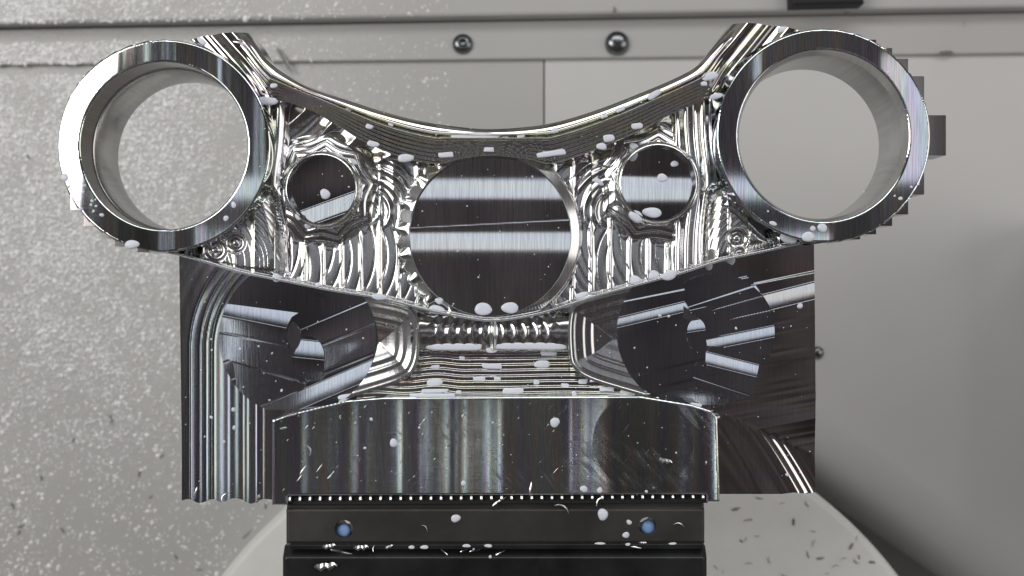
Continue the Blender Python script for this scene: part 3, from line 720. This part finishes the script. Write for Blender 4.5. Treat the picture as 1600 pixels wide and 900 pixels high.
#  x, y, rx, ry, angle (deg, up to the right), squareness, label
DROPS = [
 (101,277,6,8,0,2,'oval coolant drop on the outer left edge of the left ring'),
 (206,382,12,8,0,2,'fat coolant drop on the bottom edge of the left ring'),
 (365,320,4.5,5.5,0,2,'faint coolant drop on the right side of the left ring, upper of two'),
 (353,341,4.5,5,0,2,'faint coolant drop on the right side of the left ring, lower of two'),
 (314,65,9,6,-25,2,'coolant drop where the left ring meets the left horn'),
 (417,157,18,8,0,2,'triangular coolant pool in the corner right of the left ring'),
 (428,134,6,4,0,2.6,'small coolant drop on the left horn just above the triangular pool'),
 (545,171,5,3.5,0,3,'tiny coolant drop on the upper rim, leftmost of three along its left half'),
 (577,198,6,4,-20,3,'small coolant drop on the dark terraces of the left rim'),
 (611,194,4.5,3.5,-20,3,'tiny coolant drop high on the left rim beside the white lens pool'),
 (583,225,10,5,-12,2.6,'coolant drop at the lower edge of the left rim above the left recess'),
 (634,247,13,7,0,2.6,'lumpy coolant drop between left rim and centre bore'),
 (697,242,12,4.6,6,6,'rectangular coolant puddle on the rim terraces left of the centre line'),
 (764,234,9,3.4,0,6,'short rectangular coolant puddle on the rim straight above the centre bore'),
 (742,212,40,6.5,0,2.3,'long white coolant lens on the middle of the upper rim'),
 (551,253,8,5.5,-20,2,'coolant drop on the upper right edge of the left recess'),
 (508,303,9,8.5,0,2,'single round coolant drop in the middle of the left recess'),
 (481,353,6,5,-35,2,'small coolant drop just below the left recess'),
 (465,338,7,4,-60,2,'slim coolant drop on the lower left wall of the left recess'),
 (862,240,23,5,9,5,'long slanted rectangular coolant puddle on the right rim'),
 (789,214,6,3.4,0,4,'small coolant drop at the right tip of the long lens on the rim'),
 (814,212,6.5,3.5,8,5,'square coolant drop on the rim right of the long lens'),
 (867,204,6.5,4,12,3,'small coolant drop on the right rim above the slanted puddle'),
 (944,182,5,3,22,5,'small coolant drop on the right rim, left of a pair'),
 (969,171,7,4,20,5,'small coolant drop on the right rim, right of a pair'),
 (1022,148,12,5.5,28,3,'elongated coolant drop high on the right rim'),
 (1100,131,5,4,0,3,'tiny coolant drop under the largest drop on the right horn'),
 (1109,119,16,7,14,2,'large slanted coolant drop on the right horn'),
 (1119,150,11,5.5,10,2,'oval coolant drop in the corner left of the right ring'),
 (995,197,10,5,8,3,'coolant drop at the lower edge of the right rim'),
 (951,216,10,6,10,3,'two-lobed coolant drop in the upper right pocket'),
 (940,229,8,6,0,2.5,'round coolant drop in the upper right pocket beside the two-lobed one'),
 (991,229,8,6,-10,2.4,'coolant drop between right rim and right recess'),
 (990,245,9,6,40,2,'coolant drop on the upper left wall of the right recess'),
 (935,284,10,5,-38,2,'slanted coolant drop in the valley left of the right recess'),
 (1054,256,6.5,5.5,0,2,'small coolant drop at the top right inside the right recess'),
 (1035,278,9.5,7,0,2,'round coolant drop in the middle of the right recess'),
 (1019,332,16,9,0,2,'large coolant pool at the bottom inside the right recess'),
 (994,338,12,10,-30,2,'coolant drop on the wall below left of the right recess'),
 (1224,46,10,5.5,12,2,'coolant drop where the right horn meets the right ring'),
 (1285,356,8,8,0,2,'bright round coolant drop on the bottom of the right ring'),
 (1270,357,4.5,5,0,2,'small coolant drop beside the bright one on the right ring'),
 (1263,370,12,8,0,2,'wide coolant drop on the lower rim of the right ring'),
 (1232,372,16,8,-18,2,'flat coolant drop between right ring and right lobe'),
 (1208,349,6.5,4,-20,2,'faint coolant drop on the lower left of the right ring'),
 (1140,406,10,10,-20,2,'coolant drop in the lower corner of the right lobe'),
 (1107,415,7,8,0,2,'small coolant drop at the left foot of the right lobe'),
 (1407,310,4.5,3,0,2,'bright coolant bead on the lower right of the right ring'),
 (991,439,13,9,12,2,'fat coolant drop at the lower edge of the right web, leftmost of three'),
 (1021,431,10,10,20,2,'coolant drop at the lower edge of the right web, middle of three'),
 (1046,430,14,8,14,2,'coolant drop at the lower edge of the right web, rightmost of three'),
 (909,461,11,5,14,2,'flat coolant drop on the lip just right of the centre bore'),
 (797,481,14,10,6,2,'oval coolant drop at the bottom of the centre bore, right one of two'),
 (755,483,16,10,0,2,'oval coolant drop at the bottom of the centre bore, left one of two'),
 (682,484,13,8,-10,2,'coolant drop hanging on the lip lower left of the centre bore'),
 (686,470,7,6,0,2,'small coolant drop on the wall lower left of the centre bore'),
 (592,464,13,5,-10,2,'flat coolant drop on the lip above the left frame'),
 (432,434,8,7,0,2,'coolant drop on the lip above the left angled pocket'),
 (497,446,6.5,4.5,0,2,'faint coolant drop on the lip right above the left angled pocket'),
 (467,436,5,5,0,2,'tiny bright coolant drop between the lip drops over the left pocket'),
 (711,542,50,5.5,0,3.2,'long flat coolant pool under the neck, left of the centre line'),
 (830,541,56,6.5,0,3.6,'long flat coolant pool under the neck, right of the centre line'),
 (768,547,10,5,0,2,'small coolant pool between the two long neck pools'),
 (857,552,14,4,0,6,'rectangular coolant puddle just below the right neck pool'),
 (722,560,5,4,0,3,'small coolant drop on the upper terraces left of centre'),
 (769,572,16,4.5,0,5,'rectangular coolant puddle high in the middle of the terraces'),
 (847,569,14,6,0,2.6,'hat-shaped coolant puddle high on the right terraces'),
 (680,574,7.5,4,0,4,'faint square coolant drop on the upper left terraces'),
 (749,592,10,4,0,6,'square coolant puddle in the middle of the terraces, left of a pair'),
 (777,592,6,4,0,5,'square coolant puddle in the middle of the terraces, right of a pair'),
 (679,598,13,7,0,2.6,'domed coolant drop on the left terraces above the widest puddle'),
 (838,597,5,4,0,4,'small square coolant drop right of centre on the terraces'),
 (883,603,7,4.2,0,4,'square coolant drop on the right terraces, left of a pair'),
 (911,596,8,4,0,4,'square coolant drop on the right terraces, right of a pair'),
 (802,611,19,4.2,0,7,'long rectangular coolant puddle low in the middle of the terraces'),
 (948,608,11,4,0,6,'rectangular coolant puddle at the right end of the terraces'),
 (717,613,4.5,3.5,0,3,'tiny coolant drop right of the widest terrace puddle'),
 (897,615,4.5,3.5,0,2,'tiny coolant drop at the top edge of the block on the right'),
 (679,611,22,3.8,0,5,'stepped coolant puddle on the ledge above the widest puddle'),
 (677,618,37,4,0,5,'widest coolant puddle along the top edge of the block on the left'),
 (981,613,13,5,0,3,'coolant puddle over the right end of the block top edge'),
 (543,619,16,4,8,3,'coolant puddle at the left end of the terraces above the block'),
 (1087,633,10,4,-8,2.4,'coolant drop on the upper right corner of the block'),
 (615,692,7,7,0,2,'round coolant drop on the left half of the block face'),
 (867,660,8,8.5,25,2,'oval coolant drop on the right half of the block face'),
 (724,755,4,5,0,2,'small coolant drop low on the block face near the middle'),
 (912,764,6,6,0,2,'coolant drop low on the block face, left of a pair'),
 (937,766,5,5,0,2,'coolant drop low on the block face, right of a pair'),
 (712,810,8,7,0,2,'coolant drop on the jaw bar between the two blue plugs'),
 (942,804,9,10,-30,2,'largest coolant drop on the jaw bar, left of the right plug'),
 (983,816,5,4,-20,2,'tiny coolant drop on the jaw bar beside the right plug'),
 (978,836,6.5,5,0,2,'coolant drop on the lower edge of the jaw bar beside the right plug'),
 (643,855,6,3,0,2,'flat coolant drop on the vise edge, leftmost one'),
 (663,855,8,3.2,0,2,'flat coolant drop on the vise edge, second from the left'),
 (729,853,7,3,0,2,'flat coolant drop on the vise edge, third from the left'),
 (763,853,7,3,0,2,'flat coolant drop on the vise edge, near the middle'),
 (938,850,9,3,0,2,'flat coolant drop on the vise edge below the largest jaw drop'),
 (981,851,5,2.4,0,2,'flat coolant drop on the vise edge, last but one on the right'),
 (1051,850,7,2.5,0,2,'flat coolant drop on the vise edge, rightmost one'),
]
SPRAY = [(107,292,3),(126,327,4),(159,336,3.6),(144,314,2.6),(150,322,2),(142,320,2),(146,330,2),(149,312,1.6),(130,300,2),(132,290,2.4),(127,312,1.6),(1387,114,3),(1424,292,2),(1398,306,1.8),(738,282,1.4),(832,276,1.8),(700,284,1.2),(560,300,1.4),(545,292,1.3),(548,310,1.3),(538,318,1.4),(552,326,1.2),(730,322,1.2),(857,388,1.3),(715,392,1.4),(660,330,1.2),(375,545,2),(425,552,1.8),(404,541,1.6),(440,610,2),(330,530,1.8),(314,578,1.8),(331,547,1.6),(350,690,2),(366,668,3),(365,640,3.4),(330,652,2.4),(1031,493,2.2),(1045,494,2),(1056,508,1.4),(1150,513,2),(1250,478,4),(1090,503,1.6),(770,660,1.6),(1290-60,742,2.4),(1200,330,1.5),(1350,300,1.5),(1160,330,1.4),(655,668,1.6),(580,655,2.6),(570,700,2),(1010,768,2.4),(740,858,1.8),(766,870,3)]
for _ in range(330):
    x_, y_ = rng.uniform(285, 1270), rng.uniform(150, 775)
    SPRAY.append((x_, y_, float(rng.choice([.5, .65, .8, 1.0, 1.4], p=[.3, .3, .2, .15, .05]))))
for x, y, rx, ry, an, sq, lb in DROPS: hits.append(hit(x, y))
sp_hits = [hit(x, y) for x, y, r in SPRAY]
CHIPS = [  # x, y, length px, angle, variant, label, dull
 (306,770,19,80,0,'bright sliver at the bottom left corner of the left side plate',0),
 (352,776,15,50,1,'bright chip between the bumps at the bottom of the left side plate',0),
 (403,779,14,70,2,'bright chip at the bottom of the left side plate beside the block',0),
 (481,703,18,-65,1,'curled chip on the left end of the block face, upper of two',0),
 (473,735,17,60,0,'straight bright chip on the left end of the block face, lower of two',0),
 (443,669,11,10,2,'stubby chip in the upper left corner of the block face',0),
 (780,783,26,35,0,'bright needle chip lying across the teeth left of centre',0),
 (829,764,22,85,0,'upright bright sliver at the foot of the block face',0),
 (938,783,19,50,1,'curled chip hanging over the teeth on the right',0),
 (877,795,26,-30,1,'forked bright chip on the top of the jaw bar',0),
 (663,825,14,-50,1,'thin curled chip on the jaw bar beside the middle drop',0),
 (1060,821,18,-14,1,'thin chip on the jaw bar right of the right plug',0),
 (1040,720,20,-10,2,'bright gouged chip on the right half of the block face',0),
 (515,853,22,8,2,'bright chip on the vise edge, leftmost of the heap',0),
 (535,862,36,-10,0,'longest bright chip on the vise edge left heap',0),
 (565,855,24,5,2,'crumpled bright chip on the vise edge, right of the left heap',0),
 (586,856,12,70,1,'tiny curled chip on the vise edge near the left heap',0),
 (608,854,14,20,2,'crumpled bright chip on the vise edge between heap and middle',0),
 (696,864,18,-40,0,'bright chip on the vise face pointing down right',0),
 (725,860,14,20,0,'bright chip on the vise face under a flat drop, left one',0),
 (742,860,18,12,0,'bright chip on the vise face under a flat drop, right one',0),
 (781,864,18,30,0,'bright chip on the vise face pointing up right near the middle',0),
 (510,884,36,6,2,'wide crumpled chip on the lower left of the vise face',0),
 (994,855,18,-8,0,'bright chip on the vise edge on the right',0),
 (1004,848,12,0,2,'crumbly chip under the right plug on the vise edge',0),
 (446,95,46,-58,0,'thin dark needle chip standing off the left end of the rim',1),
 (170,655,20,-80,1,'dark chip lying on the wet floor left of the clamp',1),
 (386,834,20,50,0,'dark chip on the edge of the round table, left of the vise',1),
 (960,17,14,90,2,'dark crumb on the rail above the right screw',1),
 (1325,19,14,20,2,'dark crumb on the strip below the black block',1),
 (1508,38,10,80,1,'dark curl on the strip at the right end of the photo',1),
 (1478,83,22,5,2,'dark smear-like chip in the seam right of the right ring',1),
]
GC = [(1150,795),(1168,812),(1172,812),(1158,845),(1222,786),(1262,786),(1165,842),(1270,830),(1273,848),(1203,874),(1262,866),(1282,872),(1330,853),(1342,870),(1305,886),(1292,896),(1118,886),(1130,893),(1225,897),(1362,878),(1182,836),(1186,778),(1306,780),(1240,815),(1318,874),(1340,840),(1338,875),(1170,880)]
FL = [(115,687),(253,712),(20,790),(34,822),(98,828),(312,890),(65,747),(218,740),(30,832),(44,245),(236,776),(275,870),(415,790)]
ch_hits = [hit(c_[0], c_[1]) for c_ in CHIPS]; gc_hits = [hit(*g) for g in GC]; fl_hits = [hit(*g) for g in FL]

for (x, y, rx, ry, an, sq, lb), p in zip(DROPS, hits):
    k = (EYE.z - p.z) / D
    hgt = min(rx, ry) * (.40 if sq < 2.5 else .36)
    V, F = dropmesh(rx * k * .93, ry * k * .93, math.radians(an), sq, hgt * k)
    o = mesh_obj('coolant_drop', V, F, M['milk']); o.location = p + Vector((0, 0, -.0001 if sq < 2.5 else .0002))
    o['label'] = lb; o['category'] = 'coolant drop'; o['group'] = 'milky coolant drops on the machined part and its vise'
Vs = []; Fs = []
for (x, y, r), p in zip(SPRAY, sp_hits):
    if p.z < .15: continue
    k = (EYE.z - p.z) / D
    V, F = dropmesh(r * k, r * k * random.uniform(.7, 1.3), random.random() * 3, 2, r * k * .8, 12); b0 = len(Vs)
    Vs += [(v[0] + p.x, v[1] + p.y, v[2] + p.z) for v in V]; Fs += [[i + b0 for i in f] for f in F]
o = mesh_obj('coolant_spray', Vs, Fs, M['milk']); o['kind'] = 'stuff'; o['label'] = 'fine coolant spray beads scattered over the clamp'; 

def chipmesh(var):
    n = 9; V = []; F = []
    for i in range(n):
        t = i / (n - 1); a = t - .5
        wd = (.07, .06, .17)[var] * math.sin(math.pi * min(max(t * .9 + .08, 0), 1)) ** .6
        if var == 2: wd *= .6 + .5 * abs(math.sin(i * 2.3))
        cy = (0.02 * math.sin(t * 5), .22 * (1 - 4 * a * a), .05 * math.sin(i * 2.1))[var]
        cz = (.05 + .03 * math.sin(t * 4), .10 + .14 * (4 * a * a), .08 + .07 * math.sin(i * 1.7))[var]
        V += [(a, cy - wd, cz), (a, cy, cz + wd * .8), (a, cy + wd, cz + .02), (a, cy, cz - wd * .5)]
    for i in range(n - 1):
        for q in range(4):
            r_ = (q + 1) % 4; F.append([i * 4 + q, i * 4 + r_, i * 4 + 4 + r_, i * 4 + 4 + q])
    F += [[3, 2, 1, 0], [n * 4 - 4, n * 4 - 3, n * 4 - 2, n * 4 - 1]]
    return V, F
CM = {}
def chip(x, y, L, an, var, lb, dull, p, group=None):
    key = (var, dull)
    if key not in CM:
        V, F = chipmesh(var); o = mesh_obj('metal_chip', V, F, M['chipdark' if dull else 'chip'], None, False); CM[key] = o.data
    else:
        o = bpy.data.objects.new('metal_chip', CM[key]); link(o)
    k = (EYE.z - p.z) / D
    o.location = p + Vector((0, 0, .0001)); o.rotation_euler = (0, 0, math.radians(an)); o.scale = (L * k,) * 3
    o['label'] = lb; o['category'] = 'metal chip'
    if group: o['group'] = group
# spray on the sheet metal: far too many beads to count
n0 = 170000
bx = rng.uniform(-60, 760, n0); by = rng.uniform(-40, 940, n0)
dens = (sstep(560, 60, bx) * 1.0 + .06 * (bx < 700)) * (.18 + .82 * sstep(820, 150, by))
clump = .5 + .5 * np.sin(bx / 37 + 2.1 * np.sin(by / 53)) * np.sin(by / 41 + 1.7 * np.sin(bx / 61))
ok = rng.uniform(0, 1, n0) < dens * (.25 + .75 * clump)
bx, by = bx[ok], by[ok]; nb = len(bx)
br = np.clip(rng.lognormal(.22, .48, nb), .5, 4.2)
yl = 48 - .0163 * bx; y2 = 57 - .0163 * bx; y3 = 109.5 - .0114 * bx
dz_ = np.where(by < yl - 2, FLOOR - 60, np.where(by < y3, FLOOR - 14, FLOOR))
ok = (np.abs(by - (yl + y2) / 2) > 15) & (np.abs(by - y3) > 8) & (np.hypot(bx - 875, by - 1300) > 668)
bx, by, br, dz_ = bx[ok], by[ok], br[ok], dz_[ok]; nb = len(bx)
kk = (D + dz_) / D * S
nn = 6; tt = np.arange(nn) * 2 * np.pi / nn
tv = np.concatenate([np.stack([a_ * np.cos(tt), a_ * np.sin(tt), np.full(nn, h_)], 1) for a_, h_ in ((1, -.1), (.82, .38), (.42, .62))] + [np.array([[0, 0, .70]])])
tf = []
for q in range(2):
    for i in range(nn): j = (i + 1) % nn; tf += [[q * nn + i, q * nn + j, (q + 1) * nn + j], [q * nn + i, (q + 1) * nn + j, (q + 1) * nn + i]]
for i in range(nn): tf.append([2 * nn + i, 2 * nn + (i + 1) % nn, 3 * nn])
tf = np.array(tf)
VV = tv[None] * (br * kk)[:, None, None] * np.stack([rng.uniform(.7, 1.4, nb), rng.uniform(.7, 1.4, nb), np.full(nb, 1.0)], 1)[:, None, :]
VV = VV + np.stack([(bx - 800) * kk, (450 - by) * kk, ZF - dz_ * S], 1)[:, None, :]
FF = (tf[None] + (np.arange(nb) * len(tv))[:, None, None]).reshape(-1, 3)
o = mesh_obj('floor_spray', VV.reshape(-1, 3), FF, M['bead']); o['kind'] = 'stuff'; o['label'] = 'fine spray of coolant beads glittering on the left floor sheets'
for c_, p in zip(CHIPS, ch_hits): chip(*c_, p)
for (x, y), p in zip(GC, gc_hits):
    chip(x, y, random.uniform(7, 14), random.uniform(0, 180), random.choice((0, 1, 2)), 'small grey metal chip lying on the round table right of the vise', 1, p, 'chips scattered on the round table')
for (x, y), p in zip(FL, fl_hits):
    chip(x, y, random.uniform(7, 11), random.uniform(0, 180), 2, 'tiny dark metal crumb lying on the wet floor left of the clamp', 1, p, 'crumbs on the wet floor')
